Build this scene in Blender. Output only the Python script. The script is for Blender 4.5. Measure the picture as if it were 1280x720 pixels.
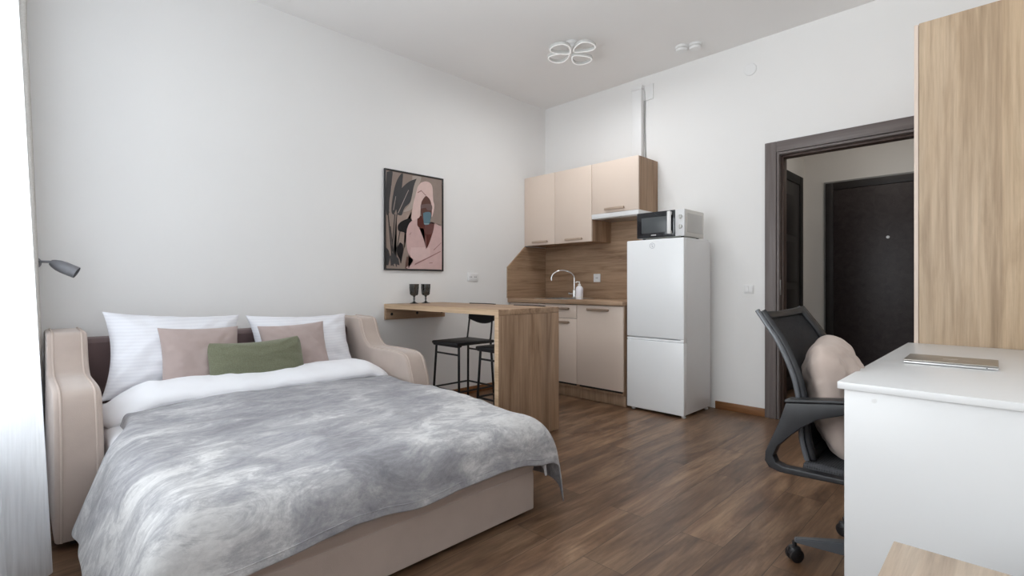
import bpy, bmesh, math, random
from mathutils import Vector, Matrix, noise
PI = math.pi
S = bpy.context.scene
for o in list(bpy.data.objects):
    bpy.data.objects.remove(o)
COL = S.collection

# ------------------------------------------------------------------ camera, world, light, exposure
cd = bpy.data.cameras.new('camera')
cam = bpy.data.objects.new('camera', cd)
COL.objects.link(cam)
cam.location = (3.755, -4.273, 1.06)
cam.rotation_euler = (PI/2, 0, 0.78747)
cd.sensor_width = 36.0
cd.lens = 623.34/1280*36
cd.shift_y = -(360-356.17)/1280
cd.clip_start = 0.02
S.camera = cam

W = bpy.data.worlds.new('sky')
S.world = W
W.use_nodes = True
bg = W.node_tree.nodes['Background']
bg.inputs[0].default_value = (0.86, 0.93, 1.0, 1)
bg.inputs[1].default_value = 1.3

al = bpy.data.lights.new('daylight', 'AREA')
al.shape = 'RECTANGLE'
al.size = 5.5
al.size_y = 3.6
al.energy = 420
al.color = (0.965, 0.98, 1.0)
alo = bpy.data.objects.new('daylight', al)
COL.objects.link(alo)
alo.location = (-.7, -7.4, 1.9)
alo.rotation_euler = (PI/2, 0, 0)

gl_ = bpy.data.lights.new('ground_fill', 'AREA')    # added fill from below the window, standing in for ground-reflected daylight
gl_.shape = 'RECTANGLE'
gl_.size = 6.0
gl_.size_y = 3.0
gl_.energy = 720
gl_.color = (.98, .99, 1.0)
glo = bpy.data.objects.new('ground_fill', gl_)
COL.objects.link(glo)
glo.location = (.3, -8.0, -1.6)
glo.rotation_euler = (PI/2+.6, 0, 0)

S.view_settings.view_transform = 'Standard'
S.view_settings.look = 'None'
S.view_settings.gamma = 1
S.view_settings.use_curve_mapping = False
S.view_settings.exposure = 0.27
S.cycles.max_bounces = 16
S.cycles.diffuse_bounces = 14
S.cycles.transparent_max_bounces = 24

# ------------------------------------------------------------------ materials
def nt(name):
    m = bpy.data.materials.new(name)
    m.use_nodes = True
    t = m.node_tree
    return m, t, t.nodes['Principled BSDF']

def N(t, typ, **kw):
    n = t.nodes.new(typ)
    for k, v in kw.items():
        setattr(n, k, v)
    return n

def setin(b, key, v):
    if key in b.inputs:
        b.inputs[key].default_value = v

def coords(t, scale=(1, 1, 1), rot=(0, 0, 0)):
    tc = N(t, 'ShaderNodeTexCoord')
    mp = N(t, 'ShaderNodeMapping')
    mp.inputs['Scale'].default_value = scale
    mp.inputs['Rotation'].default_value = rot
    t.links.new(tc.outputs['Object'], mp.inputs['Vector'])
    return mp.outputs['Vector']

def noise_tex(t, vec, scale, detail=4, rough=.55, dist=0.0):
    n = N(t, 'ShaderNodeTexNoise')
    n.inputs['Scale'].default_value = scale
    n.inputs['Detail'].default_value = detail
    n.inputs['Roughness'].default_value = rough
    n.inputs['Distortion'].default_value = dist
    t.links.new(vec, n.inputs['Vector'])
    return n.outputs['Fac']

def ramp(t, fac, stops):
    r = N(t, 'ShaderNodeValToRGB')
    els = r.color_ramp.elements
    while len(els) < len(stops):
        els.new(0.5)
    for e, (p, c) in zip(els, stops):
        e.position = p
        e.color = (*c, 1)
    t.links.new(fac, r.inputs['Fac'])
    return r.outputs['Color']

def bump(t, b, fac, strength, dist=0.01):
    n = N(t, 'ShaderNodeBump')
    n.inputs['Strength'].default_value = strength
    n.inputs['Distance'].default_value = dist
    t.links.new(fac, n.inputs['Height'])
    t.links.new(n.outputs['Normal'], b.inputs['Normal'])

def mixc(t, a, b, fac, mode='MIX'):
    m = N(t, 'ShaderNodeMix', data_type='RGBA', blend_type=mode)
    for s, v in (('Factor', fac),):
        if hasattr(v, 'is_linked'):
            t.links.new(v, m.inputs[0])
        else:
            m.inputs[0].default_value = v
    for i, v in ((6, a), (7, b)):
        if hasattr(v, 'is_linked'):
            t.links.new(v, m.inputs[i])
        else:
            m.inputs[i].default_value = (*v, 1)
    return m.outputs[2]

def plain(name, col, rough=.5, metal=0, var=.04, vs=6, bmp=0.0, bs=60, spec=.5, sheen=0):
    m, t, b = nt(name)
    v = coords(t)
    f = noise_tex(t, v, vs, 3)
    lo = tuple(c*(1-var) for c in col)
    hi = tuple(min(1, c*(1+var)) for c in col)
    t.links.new(ramp(t, f, [(.3, lo), (.7, hi)]), b.inputs['Base Color'])
    b.inputs['Roughness'].default_value = rough
    b.inputs['Metallic'].default_value = metal
    setin(b, 'Specular IOR Level', spec)
    if sheen:
        setin(b, 'Sheen Weight', sheen)
        setin(b, 'Sheen Roughness', .5)
    if bmp:
        bump(t, b, noise_tex(t, v, bs, 4), bmp, .004)
    return m

def wood(name, axis, dark, mid, light, rough=.5, board=0.0, board_axis='x', spec=.35, gs=1.0):
    """oak decor: grain stretched along axis"""
    m, t, b = nt(name)
    sc = {'x': (1.2, 16, 16), 'y': (16, 1.2, 16), 'z': (16, 16, 1.2)}[axis]
    sc = tuple(s*gs for s in sc)
    v = coords(t, sc)
    f1 = noise_tex(t, v, 1.0, 6, .6, .8)
    sc2 = tuple(s*5 if s > 2 else s*2.2 for s in sc)
    v2 = coords(t, sc2)
    f2 = noise_tex(t, v2, 1.0, 5, .65, .2)
    c = ramp(t, f1, [(.28, dark), (.48, mid), (.72, light)])
    fine = ramp(t, f2, [(.30, (.66, .64, .62)), (.62, (1, 1, 1))])
    c = mixc(t, c, fine, .75, 'MULTIPLY')
    # wide boards of slightly different tone
    if board:
        bsc = {'x': (board, .01, .01), 'y': (.01, board, .01), 'z': (.01, .01, board)}[board_axis]
        tc = N(t, 'ShaderNodeTexCoord')
        sp = N(t, 'ShaderNodeSeparateXYZ')
        t.links.new(tc.outputs['Object'], sp.inputs[0])
        mu = N(t, 'ShaderNodeMath', operation='MULTIPLY')
        mu.inputs[1].default_value = board
        t.links.new(sp.outputs['xyz'.index(board_axis)], mu.inputs[0])
        fl = N(t, 'ShaderNodeMath', operation='FLOOR')
        t.links.new(mu.outputs[0], fl.inputs[0])
        wn = N(t, 'ShaderNodeTexWhiteNoise', noise_dimensions='1D')
        t.links.new(fl.outputs[0], wn.inputs['W'])
        bc = ramp(t, wn.outputs['Value'], [(0, (.86, .85, .86)), (1, (1.08, 1.07, 1.05))])
        c = mixc(t, c, bc, 1.0, 'MULTIPLY')
    t.links.new(c, b.inputs['Base Color'])
    b.inputs['Roughness'].default_value = rough
    setin(b, 'Specular IOR Level', spec)
    bump(t, b, f2, .08, .002)
    return m

def floor_mat():
    m, t, b = nt('brown_wood_planks')
    v = coords(t, (1, 1, 1), (0, 0, PI/2))
    br = N(t, 'ShaderNodeTexBrick')
    br.offset = .37
    br.inputs['Scale'].default_value = 1
    br.inputs['Brick Width'].default_value = 1.22
    br.inputs['Row Height'].default_value = .18
    br.inputs['Mortar Size'].default_value = .0011
    br.inputs['Mortar Smooth'].default_value = .2
    br.inputs['Bias'].default_value = 0
    br.inputs['Color1'].default_value = (0, 0, 0, 1)
    br.inputs['Color2'].default_value = (1, 1, 1, 1)
    br.inputs['Mortar'].default_value = (.3, .3, .3, 1)
    t.links.new(v, br.inputs['Vector'])
    # per plank shift of the grain
    tc = N(t, 'ShaderNodeTexCoord')
    add = N(t, 'ShaderNodeVectorMath', operation='MULTIPLY_ADD')
    add.inputs[1].default_value = (7.3, 3.1, 5.0)
    t.links.new(br.outputs['Color'], add.inputs[0])
    t.links.new(tc.outputs['Object'], add.inputs[2])
    mp = N(t, 'ShaderNodeMapping')
    mp.inputs['Scale'].default_value = (7, 1.1, 1)
    t.links.new(add.outputs[0], mp.inputs['Vector'])
    f1 = noise_tex(t, mp.outputs[0], 1.3, 7, .64, .9)
    mp2 = N(t, 'ShaderNodeMapping')
    mp2.inputs['Scale'].default_value = (75, 4.5, 1)
    t.links.new(add.outputs[0], mp2.inputs['Vector'])
    f2 = noise_tex(t, mp2.outputs[0], 1.0, 5, .62, .15)
    c = ramp(t, f1, [(.32, (.085, .044, .024)), (.48, (.175, .10, .058)), (.64, (.285, .18, .11))])
    c = mixc(t, c, ramp(t, f2, [(.28, (.56, .53, .50)), (.64, (1.06, 1.06, 1.05))]), .85, 'MULTIPLY')
    c = mixc(t, c, ramp(t, br.outputs['Color'], [(0, (.80, .79, .79)), (1, (1.16, 1.15, 1.14))]), 1.0, 'MULTIPLY')
    c = mixc(t, c, (.03, .017, .011), br.outputs['Fac'])
    t.links.new(c, b.inputs['Base Color'])
    r = ramp(t, f1, [(.2, (.295, .295, .295)), (.8, (.36, .36, .36))])
    t.links.new(r, b.inputs['Roughness'])
    setin(b, 'Specular IOR Level', .55)
    bump(t, b, f2, .06, .003)
    return m

def velvet_mat():
    m, t, b = nt('crushed_grey_velvet')
    v = coords(t, (1.0, 1.0, 1.0), (0, 0, .5))
    big = noise_tex(t, coords(t, (1.35, .95, 1.2), (0, 0, .5)), 1.25, 4, .55, .6)
    brush = noise_tex(t, coords(t, (11, 5, 7), (0, 0, .9)), 1.0, 10, .78, .8)
    fine = noise_tex(t, coords(t, (70, 26, 40), (0, 0, .7)), 1.0, 6, .7, .4)
    a = N(t, 'ShaderNodeMath', operation='MULTIPLY_ADD')
    a.inputs[1].default_value = .55
    t.links.new(brush, a.inputs[0])
    s = N(t, 'ShaderNodeMath', operation='MULTIPLY')
    s.inputs[1].default_value = .50
    t.links.new(big, s.inputs[0])
    t.links.new(s.outputs[0], a.inputs[2])
    c = ramp(t, a.outputs[0], [(.42, (.245, .243, .264)), (.50, (.335, .333, .355)), (.555, (.43, .428, .443)), (.615, (.63, .625, .625))])  # the nap's sheen is put into the colour as dark and pale patches
    c = mixc(t, c, ramp(t, fine, [(.35, (.80, .80, .81)), (.65, (1.06, 1.06, 1.06))]), .8, 'MULTIPLY')
    streak = brush
    t.links.new(c, b.inputs['Base Color'])
    b.inputs['Roughness'].default_value = .75
    setin(b, 'Specular IOR Level', .25)
    setin(b, 'Sheen Weight', .2)
    setin(b, 'Sheen Roughness', .4)
    bump(t, b, streak, .22, .012)
    return m

def stripe_cotton():
    m, t, b = nt('white_satin_stripe_cotton')
    v = coords(t)
    w = N(t, 'ShaderNodeTexWave', wave_type='BANDS', bands_direction='Z')
    w.inputs['Scale'].default_value = 18
    w.inputs['Distortion'].default_value = .3
    t.links.new(v, w.inputs['Vector'])
    t.links.new(ramp(t, w.outputs['Fac'], [(.4, (.735, .74, .785)), (.6, (.775, .78, .82))]), b.inputs['Base Color'])
    b.inputs['Roughness'].default_value = .75
    bump(t, b, noise_tex(t, v, 14, 5), .25, .01)
    return m

def knit(name, c1, c2, scale=220):
    m, t, b = nt(name)
    v = coords(t)
    f = noise_tex(t, v, scale, 3, .7)
    t.links.new(ramp(t, f, [(.3, c1), (.7, c2)]), b.inputs['Base Color'])
    b.inputs['Roughness'].default_value = .9
    setin(b, 'Specular IOR Level', .15)
    setin(b, 'Sheen Weight', .2)
    bump(t, b, f, .4, .004)
    return m

def sheer_mat():
    m, t, b = nt('sheer_white_voile')
    out = t.nodes['Material Output']
    v = coords(t, (1, 1, 1))
    f = noise_tex(t, coords(t, (90, 90, 4)), 1, 3)
    tr = N(t, 'ShaderNodeBsdfTransparent')
    tl = N(t, 'ShaderNodeBsdfTranslucent')
    tl.inputs[0].default_value = (.93, .95, .98, 1)
    df = N(t, 'ShaderNodeBsdfDiffuse')
    df.inputs[0].default_value = (.9, .92, .95, 1)
    m1 = N(t, 'ShaderNodeMixShader')
    m1.inputs[0].default_value = .4
    t.links.new(tl.outputs[0], m1.inputs[1])
    t.links.new(df.outputs[0], m1.inputs[2])
    m2 = N(t, 'ShaderNodeMixShader')
    rr = ramp(t, f, [(.3, (.62, .62, .62)), (.7, (.80, .80, .80))])
    t.links.new(rr, m2.inputs[0])
    t.links.new(tr.outputs[0], m2.inputs[1])
    t.links.new(m1.outputs[0], m2.inputs[2])
    t.links.new(m2.outputs[0], out.inputs['Surface'])
    return m

def mesh_net(name, col, alpha, scale):
    m, t, b = nt(name)
    b.inputs['Base Color'].default_value = (*col, 1)
    b.inputs['Roughness'].default_value = .8
    v = coords(t)
    f = noise_tex(t, v, scale, 1)
    rr = ramp(t, f, [(.4, (alpha-.1,)*3), (.6, (alpha+.1,)*3)])
    t.links.new(rr, b.inputs['Alpha'])
    return m

def perforated(name, c1, c2):
    m, t, b = nt(name)
    v = coords(t)
    vo = N(t, 'ShaderNodeTexVoronoi')
    vo.inputs['Scale'].default_value = 130
    vo.inputs['Randomness'].default_value = .15
    t.links.new(v, vo.inputs['Vector'])
    t.links.new(ramp(t, vo.outputs['Distance'], [(.25, c1), (.5, c2)]), b.inputs['Base Color'])
    b.inputs['Roughness'].default_value = .8
    bump(t, b, vo.outputs['Distance'], .4, .003)
    return m

def glass_mat(name, col, rough=.05, alpha=.3, trans=0):
    m, t, b = nt(name)
    out = t.nodes['Material Output']
    v = coords(t)
    tr = N(t, 'ShaderNodeBsdfTransparent')
    tr.inputs[0].default_value = (*col, 1)
    gl = N(t, 'ShaderNodeBsdfGlossy')
    gl.inputs['Roughness'].default_value = rough
    mx = N(t, 'ShaderNodeMixShader')
    f = noise_tex(t, v, 30, 2)
    t.links.new(ramp(t, f, [(.3, (alpha*.9,)*3), (.7, (alpha*1.1,)*3)]), mx.inputs[0])
    t.links.new(tr.outputs[0], mx.inputs[1])
    t.links.new(gl.outputs[0], mx.inputs[2])
    t.links.new(mx.outputs[0], out.inputs['Surface'])
    return m

M = dict(
    wall=plain('white_wall_paint', (.81, .805, .797), .85, var=.008, vs=2, bmp=.05, bs=90, spec=.2),
    ceil=plain('matt_ceiling_paint', (.83, .822, .815), .95, var=.01, vs=1.5, spec=.1),
    hallwall=plain('hall_wall_paint', (.84, .82, .79), .9, var=.01, vs=2, spec=.2),
    floor=floor_mat(),
    skirt=wood('brown_skirting_wood', 'x', (.16, .065, .022), (.25, .11, .042), (.34, .16, .068), .4),
    kitchen_x=wood('kitchen_oak_across', 'x', (.235, .140, .080), (.395, .262, .168), (.52, .36, .24), .5),
    kitchen_y=wood('kitchen_oak_side', 'y', (.235, .140, .080), (.395, .262, .168), (.52, .36, .24), .5),
    kitchen_z=wood('kitchen_oak_upright', 'z', (.235, .140, .080), (.395, .262, .168), (.52, .36, .24), .5, board=9, board_axis='y'),
    ward=wood('light_oak_upright', 'z', (.41, .295, .19), (.57, .43, .29), (.70, .55, .39), .5, board=7.5, board_axis='x', gs=.8),
    oaktop=wood('light_oak_top', 'y', (.44, .34, .255), (.54, .43, .33), (.64, .53, .42), .5),
    edge=wood('oak_edge_strip', 'x', (.50, .345, .22), (.60, .43, .28), (.68, .50, .34), .5),
    front=plain('beige_cabinet_front', (.70, .585, .50), .42, var=.012, vs=3, spec=.35),
    bar=plain('bronze_bar_handle', (.30, .215, .155), .45, .2, var=.08),
    barlight=plain('pale_bronze_bar_handle', (.46, .35, .27), .4, .3, var=.06),
    white=plain('white_laminate', (.72, .725, .73), .3, var=.006, vs=2, spec=.4),
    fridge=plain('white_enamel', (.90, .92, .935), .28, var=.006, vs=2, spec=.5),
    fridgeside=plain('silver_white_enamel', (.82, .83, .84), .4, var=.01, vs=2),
    plastic=plain('white_plastic', (.80, .80, .80), .4, var=.01),
    cream=plain('cream_plastic', (.74, .735, .70), .45, var=.01),
    grey=plain('light_grey_acrylic', (.60, .60, .585), .4, var=.03),
    chrome=plain('chrome', (.78, .78, .78), .15, 1, var=.02),
    steel=plain('brushed_steel', (.60, .60, .60), .28, 1, var=.05),
    alu=plain('aluminium', (.42, .395, .36), .4, .85, var=.02),  # brownish tone puts the wardrobe's reflection on the lid into the colour
    alulight=plain('aluminium_edge', (.80, .80, .80), .3, .8, var=.02),
    black=plain('black_metal', (.012, .012, .014), .4, var=.2, spec=.5),
    blackseat=plain('black_vinyl', (.014, .014, .016), .5, var=.2, bmp=.05),
    dark=plain('dark_recess', (.012, .011, .011), .6, var=.2),
    chairpl=plain('dark_grey_plastic', (.018, .0185, .021), .42, var=.1, spec=.45),
    chairlight=plain('grey_plastic_and_highlight', (.095, .10, .11), .35, var=.06),
    net=mesh_net('black_mesh_net', (.012, .012, .015), .86, 900),
    seatnet=perforated('charcoal_perforated_mesh', (.012, .012, .013), (.05, .05, .055)),
    casing=wood('dark_casing_wood', 'z', (.12, .098, .094), (.16, .137, .132), (.205, .18, .174), .45, gs=.6),
    casingx=wood('dark_casing_wood_across', 'x', (.12, .098, .094), (.16, .137, .132), (.205, .18, .174), .45, gs=.6),
    jamb=wood('dark_jamb_wood', 'z', (.06, .035, .028), (.085, .055, .045), (.11, .075, .06), .45),
    entdoor=wood('dark_brown_door_face', 'y', (.030, .022, .023), (.042, .032, .033), (.055, .043, .044), .45),
    bathdoor=plain('near_black_door', (.024, .020, .020), .5, var=.2),
    bathframe=plain('black_door_frame', (.01, .009, .009), .7, var=.1),  # even black of the bathroom door frame
    sofa=plain('beige_suede', (.46, .378, .332), .85, var=.04, vs=9, bmp=.12, bs=240, spec=.15, sheen=.35),
    sofadark=plain('shaded_mauve_suede', (.15, .105, .105), .9, var=.05, bmp=.1, bs=200, spec=.1, sheen=.15),  # backrest and base suede, the shadow behind the pillows put into the colour
    pipe=plain('beige_piping', (.52, .435, .385), .8, var=.03, spec=.15),
    duvet=plain('white_cotton', (.82, .825, .86), .8, var=.008, bmp=.28, bs=16, spec=.15),
    pillow=stripe_cotton(),
    blush=plain('blush_velour', (.405, .325, .305), .85, var=.035, vs=10, bmp=.2, bs=30, spec=.15, sheen=.3),
    chairblush=plain('blush_cotton', (.46, .375, .332), .85, var=.03, vs=8, bmp=.2, bs=26, spec=.15, sheen=.2),
    green=knit('green_knit', (.115, .122, .078), (.205, .212, .142)),
    velvet=velvet_mat(),
    drape=knit('greige_linen', (.42, .40, .37), (.52, .495, .465), 160),
    sheer=sheer_mat(),
    goblet=glass_mat('smoked_grey_glass', (.34, .35, .34), .08, .16),
    gobletstem=glass_mat('smoked_dark_stem', (.06, .06, .06), .08, .14),
    pane=glass_mat('window_pane', (.97, .98, .98), .02, .05),
    lampgrey=plain('grey_lamp_metal', (.19, .19, .205), .42, .3, var=.05),
    lampin=plain('lamp_inside_black', (.03, .03, .03), .5, var=.1),
    mwblack=plain('black_gloss_door', (.012, .013, .017), .12, var=.1, spec=.6),
    mwwin=plain('grey_screen_window', (.075, .083, .088), .3, var=.05),
    soap=plain('pale_lilac_plastic', (.80, .79, .84), .35, var=.01),
    off=plain('grey_mark', (.62, .64, .67), .4, .3, var=.05),
    cablegrey=plain('grey_cable', (.30, .30, .29), .6, var=.05),
)
m_, t_, b_ = nt('lamp_diffuser')
b_.inputs['Base Color'].default_value = (.8, .8, .8, 1)
setin(b_, 'Emission Color', (1, .98, .96, 1))
setin(b_, 'Emission Strength', .25)  # faint glow added to a ceiling light that is off
M['diffuser'] = m_
ART = dict(bg=(.285, .225, .195), bg2=(.40, .34, .30), bg3=(.33, .255, .22), leaf=(.06, .058, .06), black=(.014, .012, .013),
           stem=(.05, .045, .043), hair=(.66, .49, .455), face=(.115, .055, .045), band=(.155, .105, .10), neck=(.095, .026, .02), chest=(.13, .055, .05),
           robe=(.58, .40, .385), robe2=(.64, .47, .455), side=(.12, .068, .055), cup=(.11, .19, .23), cup2=(.30, .38, .40), line=(.30, .17, .16), pale=(.34, .29, .265))
for k, c in ART.items():
    M['art_'+k] = plain('print_'+k, c, .6, var=.04, vs=20, spec=.2)

# ------------------------------------------------------------------ mesh building
class B:
    def __init__(self):
        self.bm = bmesh.new()
        self.mi = 0

    def _tag(self, faces):
        for f in faces:
            f.material_index = self.mi

    def box(self, x0, x1, y0, y1, z0, z1, bev=.002, seg=2):
        bm = bmesh.new()
        bmesh.ops.create_cube(bm, size=1)
        for v in bm.verts:
            v.co = Vector(((x0+x1)/2+v.co.x*(x1-x0), (y0+y1)/2+v.co.y*(y1-y0), (z0+z1)/2+v.co.z*(z1-z0)))
        if bev:
            d = min(abs(x1-x0), abs(y1-y0), abs(z1-z0))
            bev = min(bev, d*.45)
            bmesh.ops.bevel(bm, geom=bm.edges[:], offset=bev, segments=seg, affect='EDGES', profile=.5)
        self.merge(bm)
        return self

    def merge(self, bm, mat=None):
        if mat is not None:
            bmesh.ops.transform(bm, matrix=mat, verts=bm.verts[:])
        off = {}
        for v in bm.verts:
            off[v] = self.bm.verts.new(v.co)
        for f in bm.faces:
            try:
                nf = self.bm.faces.new([off[v] for v in f.verts])
                nf.material_index = self.mi
            except ValueError:
                pass
        bm.free()

    def prism(self, poly, axis, a, b, bev=0):
        """poly in the plane of the two other axes (order x,y,z without axis)"""
        bm = bmesh.new()
        def P(p, d):
            return {'x': Vector((d, p[0], p[1])), 'y': Vector((p[0], d, p[1])), 'z': Vector((p[0], p[1], d))}[axis]
        v0 = [bm.verts.new(P(p, a)) for p in poly]
        v1 = [bm.verts.new(P(p, b)) for p in poly]
        n = len(poly)
        f0 = bm.faces.new(v0)
        f1 = bm.faces.new(v1[::-1])
        for i in range(n):
            bm.faces.new([v0[i], v0[(i+1) % n], v1[(i+1) % n], v1[i]])
        bmesh.ops.recalc_face_normals(bm, faces=bm.faces[:])
        if bev:
            es = list(set(f0.edges[:]+f1.edges[:]))
            bmesh.ops.bevel(bm, geom=es, offset=bev, segments=3, affect='EDGES', profile=.5)
        if n > 4:
            bmesh.ops.triangulate(bm, faces=[f for f in bm.faces if len(f.verts) > 4])
        self.merge(bm)
        return self

    def tube(self, pts, r, seg=10, closed=False, cap=True, flat=1.0):
        pts = [Vector(p) for p in pts]
        n = len(pts)
        rr = r if isinstance(r, (list, tuple)) else [r]*n
        rings = []
        prev = None
        for i, p in enumerate(pts):
            if closed:
                d = (pts[(i+1) % n]-pts[i-1]).normalized()
            elif i == 0:
                d = (pts[1]-p).normalized()
            elif i == n-1:
                d = (p-pts[i-1]).normalized()
            else:
                d = ((pts[i+1]-p).normalized()+(p-pts[i-1]).normalized()).normalized()
            if prev is None:
                up = Vector((0, 0, 1)) if abs(d.z) < .9 else Vector((1, 0, 0))
            else:
                up = prev
            a = (up-d*up.dot(d)).normalized()
            prev = a
            bvec = d.cross(a)
            rings.append([self.bm.verts.new(p+a*math.cos(k*2*PI/seg)*rr[i]*flat+bvec*math.sin(k*2*PI/seg)*rr[i]) for k in range(seg)])
        fs = []
        m = n if closed else n-1
        for i in range(m):
            r0, r1 = rings[i], rings[(i+1) % n]
            for k in range(seg):
                fs.append(self.bm.faces.new([r0[k], r0[(k+1) % seg], r1[(k+1) % seg], r1[k]]))
        if cap and not closed:
            fs.append(self.bm.faces.new(rings[0][::-1]))
            fs.append(self.bm.faces.new(rings[-1]))
        self._tag(fs)
        return self

    def lathe(self, prof, c=(0, 0, 0), seg=24, mat=None):
        """prof: (r,z) list; revolves around z"""
        bm = bmesh.new()
        rings = []
        for r, z in prof:
            if r < 1e-6:
                rings.append([bm.verts.new((0, 0, z))])
            else:
                rings.append([bm.verts.new((r*math.cos(k*2*PI/seg), r*math.sin(k*2*PI/seg), z)) for k in range(seg)])
        for r0, r1 in zip(rings, rings[1:]):
            for k in range(seg):
                q = (k+1) % seg
                if len(r0) == 1 and len(r1) == 1:
                    continue
                if len(r0) == 1:
                    bm.faces.new([r0[0], r1[q], r1[k]])
                elif len(r1) == 1:
                    bm.faces.new([r0[k], r0[q], r1[0]])
                else:
                    bm.faces.new([r0[k], r0[q], r1[q], r1[k]])
        bmesh.ops.recalc_face_normals(bm, faces=bm.faces[:])
        mm = Matrix.Translation(c) @ (mat if mat is not None else Matrix.Identity(4))
        self.merge(bm, mm)
        return self

    def grid(self, fn, nu, nv, cu=False):
        """fn(i/nu, j/nv) -> Vector"""
        vs = [[self.bm.verts.new(fn(i/nu, j/nv)) for j in range(nv+1)] for i in range(nu+1)]
        fs = []
        for i in range(nu):
            for j in range(nv):
                fs.append(self.bm.faces.new([vs[i][j], vs[i+1][j], vs[i+1][j+1], vs[i][j+1]]))
        self._tag(fs)
        return self

BASE = {}

def finish(name, b, mats, parent=None, sharp=35, base=None, local=False):
    """one mesh object; world-space shapes are moved into their parent's space"""
    bm = b.bm
    bmesh.ops.recalc_face_normals(bm, faces=bm.faces[:]) if not getattr(b, 'open', False) else None
    me = bpy.data.meshes.new(name)
    off = Vector((0, 0, 0))
    if parent is not None:
        off = BASE[parent.name] if not local else Vector((0, 0, 0))
    elif base is not None:
        off = Vector(base)
    elif not local:
        xs = [v.co for v in bm.verts]
        lo = [min(c[i] for c in xs) for i in range(3)]
        hi = [max(c[i] for c in xs) for i in range(3)]
        off = Vector(((lo[0]+hi[0])/2, (lo[1]+hi[1])/2, lo[2]))
    for v in bm.verts:
        v.co -= off
    bm.to_mesh(me)
    bm.free()
    for m in (mats if isinstance(mats, (list, tuple)) else [mats]):
        me.materials.append(m)
    for p in me.polygons:
        p.use_smooth = True
    me.set_sharp_from_angle(angle=math.radians(sharp))
    o = bpy.data.objects.new(name, me)
    COL.objects.link(o)
    if parent is not None:
        o.parent = parent
        BASE[o.name] = off
    else:
        o.location = off
        BASE[o.name] = off.copy()
    return o

def tag(o, label, cat, group=None, kind=None):
    o['label'] = label
    o['category'] = cat
    if group:
        o['group'] = group
    if kind:
        o['kind'] = kind
    return o

def thing(name, label, cat, loc, rotz=0, group=None):
    o = bpy.data.objects.new(name, None)
    o.empty_display_size = .1
    COL.objects.link(o)
    o.location = loc
    o.rotation_euler = (0, 0, rotz)
    BASE[o.name] = Vector(loc)
    return tag(o, label, cat, group)

def struct(name, b, mats, parent=None, sharp=35):
    o = finish(name, b, mats, parent, sharp)
    if parent is None:
        o['kind'] = 'structure'
    return o

def dup(root, loc, rotz=None, label=None):
    r = root.copy()
    COL.objects.link(r)
    r.location = loc
    if rotz is not None:
        r.rotation_euler = (0, 0, rotz)
    if label:
        r['label'] = label
    for ch in list(root.children):
        c = ch.copy()
        COL.objects.link(c)
        c.parent = r
        for g in ch.children:
            d = g.copy()
            COL.objects.link(d)
            d.parent = c
    return r

def solid(o, th, off=0):
    m = o.modifiers.new('thickness', 'SOLIDIFY')
    m.thickness = th
    m.offset = off
    return o

def subd(o, lv=1):
    m = o.modifiers.new('smooth', 'SUBSURF')
    m.levels = lv
    m.render_levels = lv
    return o

def nz(x, y, z=0.0):
    return noise.noise(Vector((x, y, z)))

def smooth(a, b, x):
    t = max(0, min(1, (x-a)/(b-a)))
    return t*t*(3-2*t)

def lerp(a, b, t):
    return a+(b-a)*t

def cr(pts, n=6):
    """Catmull-Rom through 2D/3D points"""
    P = [Vector(p) for p in pts]
    out = []
    for i in range(len(P)-1):
        p0 = P[max(0, i-1)]
        p1, p2 = P[i], P[i+1]
        p3 = P[min(len(P)-1, i+2)]
        for k in range(n):
            t = k/n
            out.append(.5*((2*p1)+(p2-p0)*t+(2*p0-5*p1+4*p2-p3)*t*t+(3*p1-p0-3*p2+p3)*t**3))
    out.append(P[-1])
    return out

H = 3.054            # ceiling height
XR = 4.06            # right wall
YW = -4.56           # window wall inner face
HD = 1.75            # far wall of the hall
HX = 2.165           # left wall of the hall

# ------------------------------------------------------------------ setting
b = B(); b.box(-.15, XR+.15, YW-.3, HD+.15, -.08, 0, 0); struct('floor', b, M['floor'])
b = B(); b.box(-.15, XR+.15, YW-.3, .12, H, H+.1, 0); struct('ceiling', b, M['ceil'])
b = B(); b.box(-.15, 0, YW-.3, .12, 0, H, 0); struct('wall_left', b, M['wall'])
b = B(); b.box(XR, XR+.15, YW-.3, .12, 0, H, 0); struct('wall_right', b, M['wall'])
b = B()
b.box(0, 2.445, 0, .12, 0, H, 0); b.box(2.445, 3.37, 0, .12, 2.105, H, 0); b.box(3.37, XR, 0, .12, 0, H, 0)
struct('wall_back', b, M['wall'])
b = B()
WX0, WX1, WZ0, WZ1 = .42, 3.58, .58, 2.78
b.box(0, WX0, YW-.25, YW, 0, H, 0); b.box(WX1, XR, YW-.25, YW, 0, H, 0)
b.box(WX0, WX1, YW-.25, YW, 0, WZ0, 0); b.box(WX0, WX1, YW-.25, YW, WZ1, H, 0)
struct('wall_window', b, M['wall'])
b = B()
b.box(HX-.1, HX, .12, HD, 0, 2.75, 0); struct('wall_hall_left', b, M['hallwall'])
b = B(); b.box(HX-.1, 3.75, HD, HD+.1, 0, 2.75, 0); struct('wall_hall_far', b, M['hallwall'])
b = B(); b.box(3.65, 3.75, .12, HD, 0, 2.75, 0); struct('wall_hall_right', b, M['hallwall'])
b = B(); b.box(HX-.1, 3.75, .12, HD+.1, 2.75, 2.85, 0); struct('ceiling_hall', b, M['ceil'])
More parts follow.
